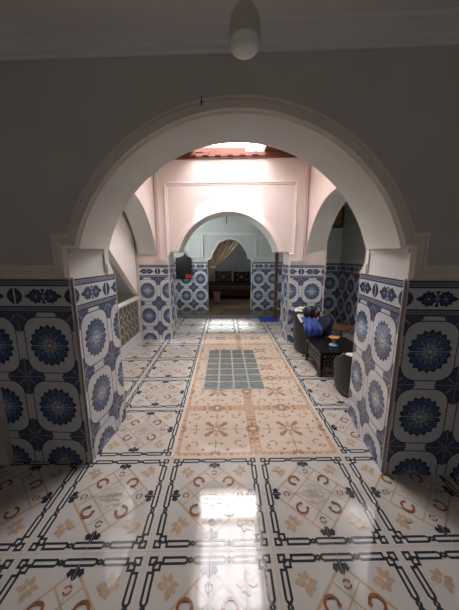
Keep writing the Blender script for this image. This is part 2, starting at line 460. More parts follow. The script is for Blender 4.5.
# ================================================================== FLOOR
T = .66; X0 = .2492; Y0 = 1.1134
LZ = .00025
def offs(L, cx, cy, s=T): return [([(cx+x*s, cy+y*s) for x, y in p], k, l) for p, k, l in L]
def sym4(L):
    out = []
    for p, k, l in L:
        for q in range(4):
            c, s = (1, 0, -1, 0)[q], (0, 1, 0, -1)[q]
            out.append(([(x*c-y*s, x*s+y*c) for x, y in p], k, l))
    return out
def frame(x0, x1, y0, y1, w, k, l):
    return [([(x0, y0), (x1, y0), (x1, y0+w), (x0, y0+w)], k, l), ([(x0, y1-w), (x1, y1-w), (x1, y1), (x0, y1)], k, l),
            ([(x0, y0), (x0+w, y0), (x0+w, y1), (x0, y1)], k, l), ([(x1-w, y0), (x1, y0), (x1, y1), (x1-w, y1)], k, l)]
def diamond_panel():
    L = []; h = .5; w = .019; k = 'floor_dark'
    q = []
    # corner: two interlaced square rings
    a = -h+.027; b = a+.066
    q += frame(a, b, a, b, w, k, 2)
    q += frame(a+.036, b+.036, a+.036, b+.036, w, k, 2)
    # bands: two rails from ring to first twist, between twists, etc.  (drawn along the bottom side)
    y0 = -h+.030; y1 = y0+.06
    xs = [(-h+.128, -.185), (-.115, .115), (.185, h-.128)]
    for i, (xa, xb) in enumerate(xs):
        for yy in (y0, y1-w): q.append(([(xa, yy), (xb, yy), (xb, yy+w), (xa, yy+w)], k, 2))
        if i == 0: q.append(([(xa, y0), (xa+w, y0), (xa+w, y1), (xa, y1)], k, 2))
        if i == 2: q.append(([(xb-w, y0), (xb, y0), (xb, y1), (xb-w, y1)], k, 2))
    for c in (-.15, .15):
        for sg in (1, -1):
            ym = (y0+y1)/2; hh = (y1-y0-w)/2*sg
            pts = [(c-.035, ym-hh), (c-.02, ym-hh*.9), (c, ym+hh*.1), (c+.02, ym+hh*.9), (c+.035, ym+hh)]
            pts = [(c-.036, ym-hh), (c-.022, ym-hh*.2), (c-.008, ym+hh*.62), (c+.012, ym+hh*.62), (c+.036, ym-hh)]
            for i in range(4): q.append((line(*pts[i], *pts[i+1], w), k, 2))
    # tulip at the middle of each side
    c = -.365
    q += [([(-.012, c-.05), (.012, c-.05), (.026, c-.005), (.018, c+.03), (0, c+.045), (-.018, c+.03), (-.026, c-.005)], 'floor_slate', 4),
          ([(.006, c-.03), (.05, c-.035), (.066, c+.0), (.04, c+.024), (.02, c+.005)], 'floor_slate', 4),
          ([(-.006, c-.03), (-.02, c+.005), (-.04, c+.024), (-.066, c+.0), (-.05, c-.035)], 'floor_slate', 4)]
    # ring inside the diamond vertex
    q += [(p, 'floor_rust', 4) for p in arcband(0, -.268, .026, .013, PI*.1, PI*1.0, 6)]
    q += [(p, 'floor_rust', 4) for p in arcband(0, -.268, .026, .013, PI*1.1, PI*1.9, 6)]
    # outer diamond edge and the cross bands
    q.append((line(0, -.395, .395, 0, .02), 'floor_tan', 1))
    q.append((line(-.105, -.29, .29, .105, .013), 'floor_tan', 1))
    q.append((line(.105, -.29, -.29, .105, .013), 'floor_tan', 1))
    # C scrolls
    cc = .155
    q += [(p, 'floor_rust', 5) for p in arcband(cc, -cc, .05, .021, -PI*.95, PI*.45, 9)]
    q += [(ngon(cc-.048, -cc+.0, .017, 6), 'floor_rust', 5), (ngon(cc-.0, -cc+.05, .017, 6), 'floor_rust', 5)]
    # corner leaf
    e = .285
    for an, r1, ww in ((0, .075, .045), (PI/2, .075, .045), (PI, .06, .04), (1.5*PI, .06, .04), (PI*.75, .06, .03)):
        q.append((petal(e, -e, an+PI*.25-PI/4, .0, r1*1.2, ww*1.2), 'floor_tan', 4))
    q.append((ngon(e, -e, .014, 6), 'floor_white', 5))
    q.append((petal(e, -e, -PI/4, .02, .085, .03), 'floor_tan', 4))
    # centre rosette loops
    q += [(p, 'floor_beige', 4) for p in arcband(.07, 0, .036, .011, 0, 2*PI, 10)]
    q += [(p, 'floor_beige', 4) for p in arcband(.06, .06, .03, .011, 0, 2*PI, 8)]
    q.append((petal(0, 0, PI/4, .01, .05, .02), 'floor_tan', 5))
    L += sym4(q)
    L += [(line(-h, 0, h, 0, .004), 'floor_seam', 6), (line(0, -h, 0, h, .004), 'floor_seam', 6)]
    L += [(line(-h, -h, h, -h, .005), 'floor_seam', 6), (line(-h, -h, -h, h, .005), 'floor_seam', 6)]
    return L
def rug_panel(first, last, left, right):
    L = []; h = .5; w = .07; q = []
    L.append(([(-h, -h), (h, -h), (h, h), (-h, h)], 'rug_cream', 1))
    q.append(([(-h, -h), (h, -h), (h, -h+w), (-h, -h+w)], 'rug_mid', 2))
    for i in range(13):
        q.append((ngon(-h+(i+.5)/13, -h+w*.5, .014, 4), 'rug_light', 3))
    for an in range(7):
        q.append((petal(0, -h+.012, PI*an/6, .02, .13 if an in (0, 6) else .1, .035), 'rug_brown', 4))
    q.append((ngon(0, -h+.02, .022, 8), 'rug_light', 5))
    for sx in (-.2, .2): q.append((ngon(sx, -h+.035, .026, 6), 'rug_brown', 4))
    # fork pieces
    q.append((line(0, -.36, 0, -.22, .014), 'rug_brown', 3))
    q.append((line(-.07, -.27, .07, -.27, .012), 'rug_brown', 3))
    q += [(ngon(-.08, -.285, .02, 6), 'rug_brown', 3), (ngon(.08, -.285, .02, 6), 'rug_brown', 3)]
    q.append((ngon(.15, -.385, .022, 6), 'rug_brown', 3)); q.append((ngon(-.15, -.385, .022, 6), 'rug_brown', 3))
    # scroll
    q += [(p, 'rug_brown', 3) for p in arcband(.29, -.27, .045, .016, PI*.2, PI*1.3, 6)]
    q += [(p, 'rug_brown', 3) for p in arcband(.35, -.33, .03, .014, -PI*.8, PI*.3, 5)]
    q.append((petal(.28, -.34, PI*.1, 0, .07, .03), 'rug_brown', 3))
    # star
    q.append((petal(0, 0, 0, .03, .165, .07), 'rug_mid', 3)); q.append((petal(0, 0, PI/4, .03, .2, .06), 'rug_brown', 4))
    q.append((petal(0, 0, PI/4, .12, .21, .085), 'rug_brown', 4))
    L += sym4(q)
    L += [(p, 'rug_brown', 5) for p in arcband(0, 0, .045, .018, 0, 2*PI, 12)]
    L.append((ngon(0, 0, .034, 10), 'rug_cream', 5))
    L += [(line(-h, -h, h, -h, .004), 'floor_seam', 6), (line(0, -h, 0, h, .004), 'floor_seam', 6), (line(-h, 0, h, 0, .004), 'floor_seam', 6)]
    return L

fm = MB()
fm.box((-2.95, -3.2, -.15), (3.15, 6.47, 0), 'floor_white')
DP = diamond_panel(); RP = rug_panel(0, 0, 0, 0)
ident = lambda x, y, d: (x, y, d)
FRECT = (-2.9, 3.1, -1.9, 6.468)
GX0, GX1, GY0, GY1 = -.262, .474, 2.815, 4.115      # glass blocks
for c in range(-5, 5):
    for r in range(-5, 9):
        cx = X0+(c+.5)*T; cy = Y0+(r+.5)*T
        if not (-2.9 < cx < 3.1 and cy > -1.9): continue
        rug = c in (-1, 0) and 1 <= r <= 5
        sx = 1.0
        put(fm, offs(RP if rug else DP, cx, cy), (max(cx-T/2, FRECT[0]), min(cx+T/2, FRECT[1]), max(cy-T/2, FRECT[2]), min(cy+T/2, FRECT[3])), ident, .0001)
# light fillet around the rug
for p in (line(X0-T, Y0+T, X0-T, Y0+6*T, .022), line(X0+T, Y0+T, X0+T, Y0+6*T, .022), line(X0-T, Y0+T, X0+T, Y0+T, .022), line(X0-T, Y0+6*T, X0+T, Y0+6*T, .022)):
    fm.poly([(x, y, .0024) for x, y in p], 'rug_light')
floor = struct(fm.build('floor'))

# glass block floor light
gb = thing('glass_block_floor_light', ((GX0+GX1)/2, (GY0+GY1)/2, 0), 'greenish glass blocks in a rectangle set flush in the tiled floor', 'floor light')
mb = MB(); mb.box((GX0, GY0, 0), (GX1, GY1, .004), 'glass_joint'); mb.build('joint_frame', gb)
nx, ny = 4, 7
cw, ch = (GX1-GX0)/nx, (GY1-GY0)/ny
for i in range(nx):
    for j in range(ny):
        a, b = GX0+i*cw+.011, GX0+(i+1)*cw-.011; c, d = GY0+j*ch+.013, GY0+(j+1)*ch-.013
        mb = MB(); z = .0055
        mb.box((a, c, .0035), (b, d, z), 'glass_block')
        e = .02
        mb.poly([(a+e, c+e, z+.002), (b-e, c+e, z+.002), (b-e, d-e, z+.002), (a+e, d-e, z+.002)], 'glass_block')
        mb.poly([(a, c, z), (b, c, z), (b-e, c+e, z+.002), (a+e, c+e, z+.002)], 'glass_block'); mb.poly([(b, c, z), (b, d, z), (b-e, d-e, z+.002), (b-e, c+e, z+.002)], 'glass_block')
        mb.poly([(b, d, z), (a, d, z), (a+e, d-e, z+.002), (b-e, d-e, z+.002)], 'glass_block'); mb.poly([(a, d, z), (a, c, z), (a+e, c+e, z+.002), (a+e, d-e, z+.002)], 'glass_block')
        mb.build('glass_block', gb)

# ================================================================== COURT
CXL, CXR = -1.2, 1.40
FL = Vector((CXL, 4.703)); FRt = Vector((CXR, 4.53)); fw = (FRt-FL).length
mC = planemap(FL, FRt, -1)      # d towards the camera
BFL = Vector((CXL, 5.22)); BFR = Vector((CXR, 5.06)); mCB = planemap(BFL, BFR, 1)
fwb = (BFR-BFL).length
JL, JR = .2, 2.335            # jambs of the far arch
arcC = arc_pts(1.262, .862, .665, 1.615)
def lowfar(arc): return [(-1.5, 0), (JL, 0), (JL, 1.615), (arc[0][0], 1.615)] + arc[1:-1] + [(arc[-1][0], 1.615), (JR, 1.615), (JR, 0), (2.96, 0)]
wc = arch_wall('wall_far', mC, mCB, lowfar(arcC), lowfar(arcC), 3.3, 'plaster_pink_lit', 'plaster_cool', 'plaster_white')
mb = MB()
moulding(mb, [(arcC[0][0], 1.615)] + arcC[1:-1] + [(arcC[-1][0], 1.615)], mC, [(0, 0), (0, .02), (.01, .024), (.05, .02), (.06, .012), (.1, .006), (.104, 0)], 'moulding_court', smooth=False)
mb.build('arch_moulding', wc)
mb = MB()
fx0, fx1, fz0, fz1 = .18, fw-.19, 1.50, 2.76
thin = [(0, 0), (0, .018), (.012, .022), (.024, .018), (.03, .008), (.05, .008), (.055, 0)]
moulding(mb, [(fx0, 1.56), (fx0, fz1), (fx1, fz1), (fx1, 1.56), (fx1-.1, 1.56)][::-1], mC, thin, 'moulding_court')
mb.build('panel_moulding', wc)
dado('trim_10', mC, -.335, JL, .0, edge=(0, 1))
dado('trim_11', mC, JR, 2.94, 2.54, edge=(1, 1))
pA = Vector(mC(JL, 0)[:2]); pB = Vector(mCB(JL, 0)[:2]); qA = Vector(mC(JR, 0)[:2]); qB = Vector(mCB(JR, 0)[:2])
dado('trim_12', planemap(pA, pB, -1), 0, (pB-pA).length, 0, edge=(1, 1))
dado('trim_13', planemap(qA, qB, 1), 0, (qB-qA).length, 0, edge=(1, 1))

# side walls of the court with their arches
SY0 = 2.33
def side_wall(name, xin, xout, yend, arc, mk):
    A = (xin, SY0); B = (xin, yend)
    sd = 1 if xin < xout else -1
    mi = planemap((xin, SY0), (xin, yend), sd); mo = planemap((xout, SY0), (xout, yend), -sd)
    low = [(0, 0), (.001, 0), (.001, 1.58), (arc[0][0], 1.58)] + arc[1:-1] + [(arc[-1][0], 1.58), (yend-SY0-.001, 1.58), (yend-SY0, 1.58)]
    o = arch_wall(name, mi, mo, low, low, 3.3, 'plaster_pink_lit', 'plaster_cool', 'plaster_white')
    return o, mi
ys = 4.70-SY0
arcS = arc_pts(ys/2, ys/2-.02, .79, 1.585)
wl, ml = side_wall('wall_court_left', CXL, -1.52, 4.70, arcS, 0)
ys2 = 4.55-SY0
arcS2 = arc_pts(ys2/2, ys2/2-.02, .79, 1.585)
wr, mr = side_wall('wall_court_right', CXR, 1.72, 4.55, arcS2, 0)
# corner fillet mouldings
for nm, x0, s in (('trim_14', CXL, 1), ('trim_15', CXR, -1)):
    mb = MB(); yy = 4.70 if s > 0 else 4.53
    for a, b, h in ((0.03, .045, .012), (.06, .072, .008)):
        mb.box((min(x0+s*a, x0+s*b), yy-.03-h, 1.5), (max(x0+s*a, x0+s*b), yy, 3.1), 'moulding_court')
    struct(mb.build(nm))
# stepped white imposts on the court-side faces of the far piers
for nm, xa, xb, yy in (('trim_16', -1.2, -1.01, 4.70), ('trim_17', 1.13, 1.40, 4.545)):
    mb = MB()
    for z0_, z1_, h in ((ZT, ZT+.035, .03), (ZT+.035, ZT+.065, .045), (ZT+.065, ZT+.09, .06)):
        mb.box((xa, yy-h, z0_), (xb, yy+.01, z1_), 'moulding_white')
    struct(mb.build(nm))

# wooden crown, wooden ceiling with the skylight
mb = MB()
for z0_, z1_, h in ((3.11, 3.135, .03), (3.135, 3.17, .05), (3.17, 3.2, .035)):
    mb.box((0, z0_, -.001), (fw, z1_, h), 'wood_red', mC)
for i in range(13):
    s = fw*(i+.5)/13
    mb.box((s-.04, 3.14, .045), (s+.04, 3.185, .09), 'wood_red', mC)
for x0, s in ((CXL, 1), (CXR, -1)):
    mb.box((min(x0, x0+s*.05), 2.36, 3.11), (max(x0, x0+s*.05), 4.5, 3.2), 'wood_red')
struct(mb.build('trim_18'))
KX0, KX1, KY0, KY1 = -.50, .64, 2.48, 4.60; KT = 4.05
mb = MB()
for a, b in (((CXL-.1, SY0, 3.2), (KX0, 4.75, 3.27)), ((KX1, SY0, 3.2), (CXR+.1, 4.75, 3.27)), ((KX0, SY0, 3.2), (KX1, KY0, 3.27)), ((KX0, KY1, 3.2), (KX1, 4.75, 3.27))):
    mb.box(a, b, 'wood_red')
struct(mb.build('ceiling.001'))
LZ1 = 3.95
mb = MB()
for a, b in (((KX0-.1, KY0-.1, 3.27), (KX0, KY1+.1, KT)), ((KX1, KY0-.1, 3.27), (KX1+.1, KY1+.1, KT)), ((KX0, KY0-.1, 3.27), (KX1, KY0, KT)), ((KX0, KY1, 3.27), (KX1, KY1+.1, 3.30)), ((KX0, KY1, LZ1), (KX1, KY1+.1, KT))):
    mb.box(a, b, 'shaft_white')
n = 22                                    # reddish fretwork along the foot of the shaft, far side
for i in range(n):
    xa = KX0+(KX1-KX0)*i/n; xb = KX0+(KX1-KX0)*(i+1)/n
    for zz in (3.30, 3.352):
        for q in (line(xa, zz, xb, zz+.05, .007), line(xa, zz+.05, xb, zz, .007)):
            mb.poly([(x, KY1+.002-.001*(zz > 3.35), z) for x, z in q], 'wood_red')
struct(mb.build('wall_skylight'))
mb = MB(); fz = KT-.04
for a, b in (((KX0, KY0, fz), (KX0+.04, KY1, KT)), ((KX1-.04, KY0, fz), (KX1, KY1, KT)), ((KX0+.04, KY0, fz), (KX1-.04, KY0+.04, KT)), ((KX0+.04, KY1-.04, fz), (KX1-.04, KY1, KT))):
    mb.box(a, b, 'wood_red')
w2 = struct(mb.build('window_2'))
YM = 3.44
mb = MB(); mb.box((KX0+.02, YM, KT+.0), (KX1-.02, KY1-.02, KT+.006), 'frosted_glass'); mb.build('frosted_pane', w2)
mb = MB(); mb.poly([(KX0+.02, KY0+.02, KT+.003), (KX1-.02, KY0+.02, KT+.003), (KX1-.02, YM, KT+.003), (KX0+.02, YM, KT+.003)], 'clear_glass'); mb.build('clear_pane', w2)
mb = MB()
for i in range(1, 4):
    x = KX0+(KX1-KX0)*i/4; mb.box((x-.01, KY0+.04, fz), (x+.01, KY1-.04, fz+.03), 'wood_red')
mb.build('glazing_bar', w2)

mb = MB(); mb.box((KX0, KY1+.03, 3.30), (KX1, KY1+.04, LZ1), 'side_glass'); mb.build('side_pane', w2)
# added unseen glowing windows, fill light for the rooms around the court
def fill_roof_window(name, x0, x1, y0, y1, z, k='fill_pane'):
    mb = MB()
    for a, b in (((x0-.04, y0-.04, z-.03), (x1+.04, y0, z)), ((x0-.04, y1, z-.03), (x1+.04, y1+.04, z)), ((x0-.04, y0, z-.03), (x0, y1, z)), ((x1, y0, z-.03), (x1+.04, y1, z))): mb.box(a, b, 'moulding_white')
    o = struct(mb.build(name)); mb = MB(); mb.box((x0, y0, z-.012), (x1, y1, z-.006), k); mb.build('glow_pane', o); return o
mb = MB()
for a, b in (((-1.76, 5.4, 1.6), (-1.72, 5.44, 2.5)), ((-1.76, 6.36, 1.6), (-1.72, 6.4, 2.5)), ((-1.76, 5.44, 1.6), (-1.72, 6.36, 1.64)), ((-1.76, 5.44, 2.46), (-1.72, 6.36, 2.5))): mb.box(a, b, 'moulding_white')
w3 = struct(mb.build('fill_window_3')); mb = MB(); mb.box((-1.748, 5.44, 1.64), (-1.742, 6.36, 2.46), 'fill_pane_cool'); mb.build('glow_pane', w3)  # made-up window on the hidden left wall, brightens the vestibule
fill_roof_window('fill_window_4', -.6, .6, 8.0, 8.8, 2.7, 'fill_pane_dim')  # made-up roof light, brightens the back room
fill_roof_window('fill_window_5', 1.95, 2.5, 2.6, 3.4, 2.75, 'fill_pane_alcove')  # made-up roof light out of view, brightens the right alcove

# ================================================================== LEFT ALCOVE (stair, screen)
mb = MB(); mb.box((-2.95, 2.2, 0), (-2.7, 4.9, 3.3), 'plaster_cool'); struct(mb.build('wall_alcove_left'))
mb = MB(); mb.box((-2.7, 2.33, 2.75), (-1.52, 4.9, 2.9), 'plaster_cool'); mb.box((1.72, 2.0, 2.75), (2.9, 6.1, 2.9), 'plaster_cool'); struct(mb.build('ceiling.002'))
st = MB()
def prism(mb, poly, x0, x1, k):
    mb.poly([(x1, y, z) for y, z in poly], k); mb.poly([(x0, y, z) for y, z in poly][::-1], k)
    for i in range(len(poly)):
        a, b = poly[i], poly[(i+1) % len(poly)]
        mb.poly([(x0, *a), (x1, *a), (x1, *b), (x0, *b)][::-1], k)
sl = lambda y: .865+(4.69-y)*.74
# string wall rising towards the camera, with the sloping soffit behind it
prism(st, [(4.69, sl(4.69)), (4.69, 2.74), (2.36, 2.74), (2.36, sl(2.36))], -1.66, -1.58, 'stair_lit_white')
so = thing('staircase', (-2.1, 3.5, 0), 'white plastered staircase rising behind the left side arch above the patterned screen', 'staircase')
st.build('string_wall', so)
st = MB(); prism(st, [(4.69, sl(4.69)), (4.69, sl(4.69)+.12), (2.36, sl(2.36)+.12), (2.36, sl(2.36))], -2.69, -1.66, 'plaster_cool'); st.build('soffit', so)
# low screen
sc = thing('lattice_screen', (-1.56, 3.6, 0), 'low patterned screen with pale curving lattice under the white stair', 'screen')
y0, y1, z0, z1 = 2.62, 4.68, .17, .79
mb = MB(); mb.box((-1.6, y0, z0), (-1.575, y1, z1), 'screen_dark'); mb.build('backing_panel', sc)
mb = MB(); mb.box((-1.62, y0, z1), (-1.535, y1, z1+.035), 'moulding_white'); mb.box((-1.6, y1-.03, z0), (-1.55, y1, z1), 'moulding_white'); mb.build('frame', sc)
mb = MB(); mb.box((-1.62, y0, 0), (-1.545, y1, z0), 'tile_white'); mb.build('plinth', sc)
mb = MB()
dy = .165; dz = .155
def cyz(p): return p
ycells = int((y1-y0)/dy)+1
for i in range(ycells):
    for j in range(4):
        cy = y0+dy*(i+.5)+.0; cz = z0+dz*(j+.5)
        for sg in (1, -1):
            pts = []
            for t in range(9):
                a = t/8; pts.append((cy+sg*(math.sin(PI*a)*dy*.55), cz-dz/2+a*dz))
            for t in range(8):
                for q in (clip(line(*pts[t], *pts[t+1], .017), (y0, y1-.03, z0, z1)),):
                    if q: mb.poly([(-1.572+.0002*(sg+1), a, b) for a, b in q], 'screen_light')
mb.build('lattice', sc)

# ================================================================== RIGHT ALCOVE
RX, RY = 2.64, 5.95
mb = MB(); mb.box((RX, 1.5, 0), (RX+.2, RY+.2, 3.3), 'plaster_cool'); struct(mb.build('wall_alcove_right'))
mb = MB(); mb.box((1.72, RY, 0), (RX, RY+.2, 3.3), 'plaster_cool'); struct(mb.build('wall_alcove_back'))
dado('trim_19', planemap((1.72, RY), (RX, RY), -1), 0, RX-1.72, RX-1.72-.42, edge=(0, 0))
dado('trim_20', planemap((RX, RY), (RX, 2.3), -1), 0, RY-2.3, .0, edge=(0, 0))
mb = MB()
mb.box((1.72, RY-.02, ZT), (RX, RY, ZT+.09), 'plaster_white'); mb.box((RX-.02, 2.3, ZT), (RX, RY-.02, ZT+.09), 'plaster_white')
struct(mb.build('trim_21'))
mb = MB(); mb.box((1.58, 5.0, 0), (1.72, RY+.2, 3.3), 'plaster_cool'); struct(mb.build('wall_vestibule_right'))

# ================================================================== VESTIBULE AND BACK ROOM
VY = 7.2; PZ = .06
door_pts = [(-.468, 1.34), (-.455, 1.44), (-.36, 1.466), (-.335, 1.52), (-.325, 1.60), (-.305, 1.66), (-.26, 1.70), (-.225, 1.75), (-.19, 1.83), (-.13, 1.90), (-.06, 1.94), (.04, 1.972), (.12, 1.985), (.22, 1.975), (.32, 1.945), (.41, 1.89), (.48, 1.82), (.525, 1.75), (.56, 1.70), (.60, 1.64), (.615, 1.56), (.625, 1.48), (.72, 1.455), (.736, 1.44), (.74, 1.34)]
mV = planemap((0, VY), (1, VY), -1); mVB = planemap((0, VY+.16), (1, VY+.16), 1)
lowV = [(-1.75, 0), (-.468, 0)] + door_pts + [(.74, 0), (1.6, 0)]
# drop non-monotone joints
wv = arch_wall('wall_vestibule', mV, mVB, lowV, lowV, 3.0, 'plaster_cool', 'plaster_cool', 'plaster_white')
dado('trim_22', mV, -1.73, -.468, -.468, z0=PZ, edge=(0, 1)); dado('trim_23', mV, .74, 1.6, .74, z0=PZ, edge=(1, 0))
mb = MB()
moulding(mb, [(-.47, ZT+.01)] + door_pts[1:-1] + [(.742, ZT+.01)], mV, [(0, 0), (0, .02), (.02, .02), (.025, .01), (.05, .01), (.052, 0)], 'moulding_white')
thin2 = [(0, 0), (0, .03), (.02, .03), (.028, .014), (.06, .014), (.064, 0)]
moulding(mb, [(-.58, 1.5), (-.58, 2.1), (.84, 2.1), (.84, 1.5)], mV, thin2, 'moulding_white')
for a, b in ((-.98, -.66), (.98, 1.35)):
    moulding(mb, [(a, 1.5), (a, 2.06), (b, 2.06), (b, 1.5), (a, 1.5)][::-1], mV, thin, 'moulding_white', .7)
mb.build('doorway_moulding', wv)
mb = MB(); mb.box((-1.9, 4.9, 0), (-1.75, 7.3, 3.0), 'plaster_cool'); mb.box((-1.75, 4.95, 0), (-1.56, 5.25, 3.0), 'plaster_cool'); struct(mb.build('wall_vestibule_left'))
mb = MB(); mb.box((-1.9, 5.23, 2.85), (1.6, 7.36, 3.0), 'plaster_cool'); struct(mb.build('ceiling.003'))
# raised threshold with tiled riser
mb = MB(); mb.box((-1.75, 6.47, -.05), (1.58, VY+.16, PZ), 'marble_brown'); struct(mb.build('floor.001'))
mb = MB()
mp = planemap((-1.75, 6.47), (1.58, 6.47), -1)
mb.box((0, .003, -.001), (3.33, PZ-.004, .008), 'tile_strip', mp)
for i in range(33):
    put(mb, [(ngon(.05+i*.1, .032, .03, 6, .022), 'tile_navy', 1), (ngon(.05+i*.1, .032, .012, 6), 'tile_white', 2)], (0, 3.33, .003, PZ-.004), mp, .0085)
struct(mb.build('trim_24'))
# back room shell
mb = MB(); mb.box((-1.8, VY+.16, -.02), (2.2, 10.2, .05), 'carpet'); struct(mb.build('floor.002'))
mb = MB(); mb.box((-2.0, 10.0, 0), (2.4, 10.2, 2.9), 'plaster_cool'); struct(mb.build('wall_room_back'))
mb = MB(); mb.box((-2.0, VY+.16, 0), (-1.8, 10.0, 2.9), 'plaster_cool'); struct(mb.build('wall_room_left'))
mb = MB(); mb.box((2.2, VY+.16, 0), (2.4, 10.0, 2.9), 'plaster_cool'); struct(mb.build('wall_room_right'))
mb = MB(); mb.box((-2.0, VY+.16, 2.7), (2.4, 10.2, 2.9), 'plaster_cool'); struct(mb.build('ceiling.004'))

# ================================================================== THINGS
# --- bulb
bx, by = .048, .7
lb = thing('light_bulb', (bx, by, 1.99), 'white unlit bulb hanging on two black wires from the ceiling', 'light bulb')
mb = MB()
mb.lathe([(.0001, 2.092), (.018, 2.092), (.024, 2.086), (.031, 2.074), (.0345, 2.06), (.0358, 2.045), (.0362, 2.03), (.0358, 2.0245)], (bx, by, 0), 'bulb_body'); mb.build('housing', lb)
mb = MB()
mb.lathe([(.0358, 2.0245), (.0365, 2.0235), (.0362, 2.019), (.0345, 2.013), (.029, 2.007), (.02, 2.003), (.009, 2.001), (.0001, 2.0005)], (bx, by, 0), 'bulb_dome'); mb.build('diffuser', lb)
for s in (-1, 1):
    mb = MB(); mb.tube([(bx+s*.010, by, 2.085), (bx+s*.010, by, 2.13), (bx+s*.007, by, 2.3), (bx+s*.004, by, 2.5), (bx+s*.004, by, CZ+.003)], .0022, 'wire_black'); mb.build('wire', lb)
# --- nail on the arch moulding
mb = MB()
p = mF(.893, 2.40, .02); mb.tube([(p[0], p[1], p[2]+.028), (p[0], p[1]-.004, p[2]), (p[0], p[1]-.002, p[2]-.02)], .0035, 'wire_black')
mb.tube([(p[0], p[1]+.01, p[2]), (p[0], p[1]-.006, p[2])], .006, 'wire_black')
tag(mb.build('nail'), 'small dark nail stuck in the moulding at the top of the big arch', 'nail')

# --- tiled plinth at the left end of the near wall
pl = thing('tiled_plinth', (-2.1, 1.72, 0), 'low plastered plinth with a striped tiled top against the shaded wall, left edge', 'plinth')
mw = mF
mb = MB(); mb.box((-1.5, 0, .013), (-.595, .37, .06), 'plaster_plinth', mw); mb.build('base', pl)
mb = MB(); mb.box((-1.5, .37, .013), (-.60, .68, .05), 'tile_white', mw)
for i in range(12):
    x = -1.5+i*.09
    put(mb, [(line(x, .36, x+.16, .72, .03), 'tile_navy', 1)], (-1.5, -.605, .37, .68), mw, .0502)
mb.build('tiled_top', pl)

# --- coffee table
tx0, tx1, ty0, ty1, th = 1.215, 1.80, 3.10, 3.70, .345
tb = thing('coffee_table', ((tx0+tx1)/2, (ty0+ty1)/2, 0), 'low black wooden coffee table with pierced lattice sides', 'table')
mb = MB(); mb.box((tx0-.015, ty0-.015, th-.03), (tx1+.015, ty1+.015, th), 'wood_black'); mb.build('tabletop', tb, bevel=.006)
for x in (tx0, tx1-.04):
    for y in (ty0, ty1-.04):
        mb = MB(); mb.box((x, y, 0), (x+.04, y+.04, th-.03), 'wood_black'); mb.build('leg', tb, bevel=.003)
def lattice_panel(mp, L):
    mb = MB()
    for z0_, z1_ in ((.13, .145), (.295, .315)): mb.box((0, z0_, 0), (L, z1_, .02), 'wood_black_worn' if z0_ < .2 else 'wood_black', mp)
    nb = int(L/.045)
    for i in range(nb+1):
        x = L*i/nb
        for sg in (-1, 1):
            q = clip(line(x-.09*sg, .13, x+.09*sg, .31, .012), (0, L, .14, .30))
            if q: mb.poly([mp(a, b, .012+sg*.002) for a, b in q], 'wood_black'); mb.poly([mp(a, b, .004+sg*.002) for a, b in q][::-1], 'wood_black')
    for i in range(nb):
        for j in range(3):
            mb.box((L*(i+.5)/nb-.006, .165+j*.05, .004), (L*(i+.5)/nb+.006, .177+j*.05, .017), 'screen_light' if True else '', mp)
    mb.box((0, .035, 0), (L, .05, .02), 'wood_black_worn', mp)
    return mb
lattice_panel(planemap((tx0+.04, ty0+.03), (tx1-.04, ty0+.03), -1), tx1-tx0-.08).build('side_panel', tb)
lattice_panel(planemap((tx0+.03, ty0+.04), (tx0+.03, ty1-.04), 1), ty1-ty0-.08).build('side_panel', tb)
lattice_panel(planemap((tx0+.04, ty1-.03), (tx1-.04, ty1-.03), 1), tx1-tx0-.08).build('side_panel', tb)
lattice_panel(planemap((tx1-.03, ty0+.04), (tx1-.03, ty1-.04), -1), ty1-ty0-.08).build('side_panel', tb)

# --- pedestal dish on the table
dx, dy_ = 1.47, 3.33
pd = thing('pedestal_dish', (dx, dy_, th), 'tan pedestal dish with brass stem and pale blue foot on the black table', 'dish')
mb = MB(); mb.lathe([(.0001, 0), (.055, 0), (.06, .008), (.058, .02), (.04, .032), (.02, .04), (.0001, .042)], (dx, dy_, th+.001), 'ceramic_blue'); mb.build('foot', pd)
mb = MB(); mb.lathe([(.02, .04), (.012, .05), (.022, .06), (.024, .068), (.012, .078), (.016, .092), (.026, .1)], (dx, dy_, th), 'brass', 20); mb.build('stem', pd)
mb = MB(); mb.lathe([(.0001, .098), (.03, .1), (.055, .11), (.07, .122), (.068, .125), (.05, .117), (.0001, .108)], (dx, dy_, th), 'bowl_tan'); mb.build('bowl', pd)

# --- small round wooden stool behind
sx_, sy_ = 1.96, 4.34
stl = thing('side_table', (sx_, sy_, 0), 'small brown wooden round side table in the corner behind the black table', 'table')
mb = MB(); mb.lathe([(.0001, .32), (.24, .32), (.25, .325), (.25, .34), (.24, .348), (.0001, .348)], (sx_, sy_, 0), 'wood_brown'); mb.build('tabletop', stl)
for i in range(3):
    a = .6+2*PI*i/3
    mb = MB(); mb.tube([(sx_+.13*math.cos(a), sy_+.13*math.sin(a), .322), (sx_+.19*math.cos(a), sy_+.19*math.sin(a), 0)], [.016, .012], 'wood_brown'); mb.build('leg', stl)

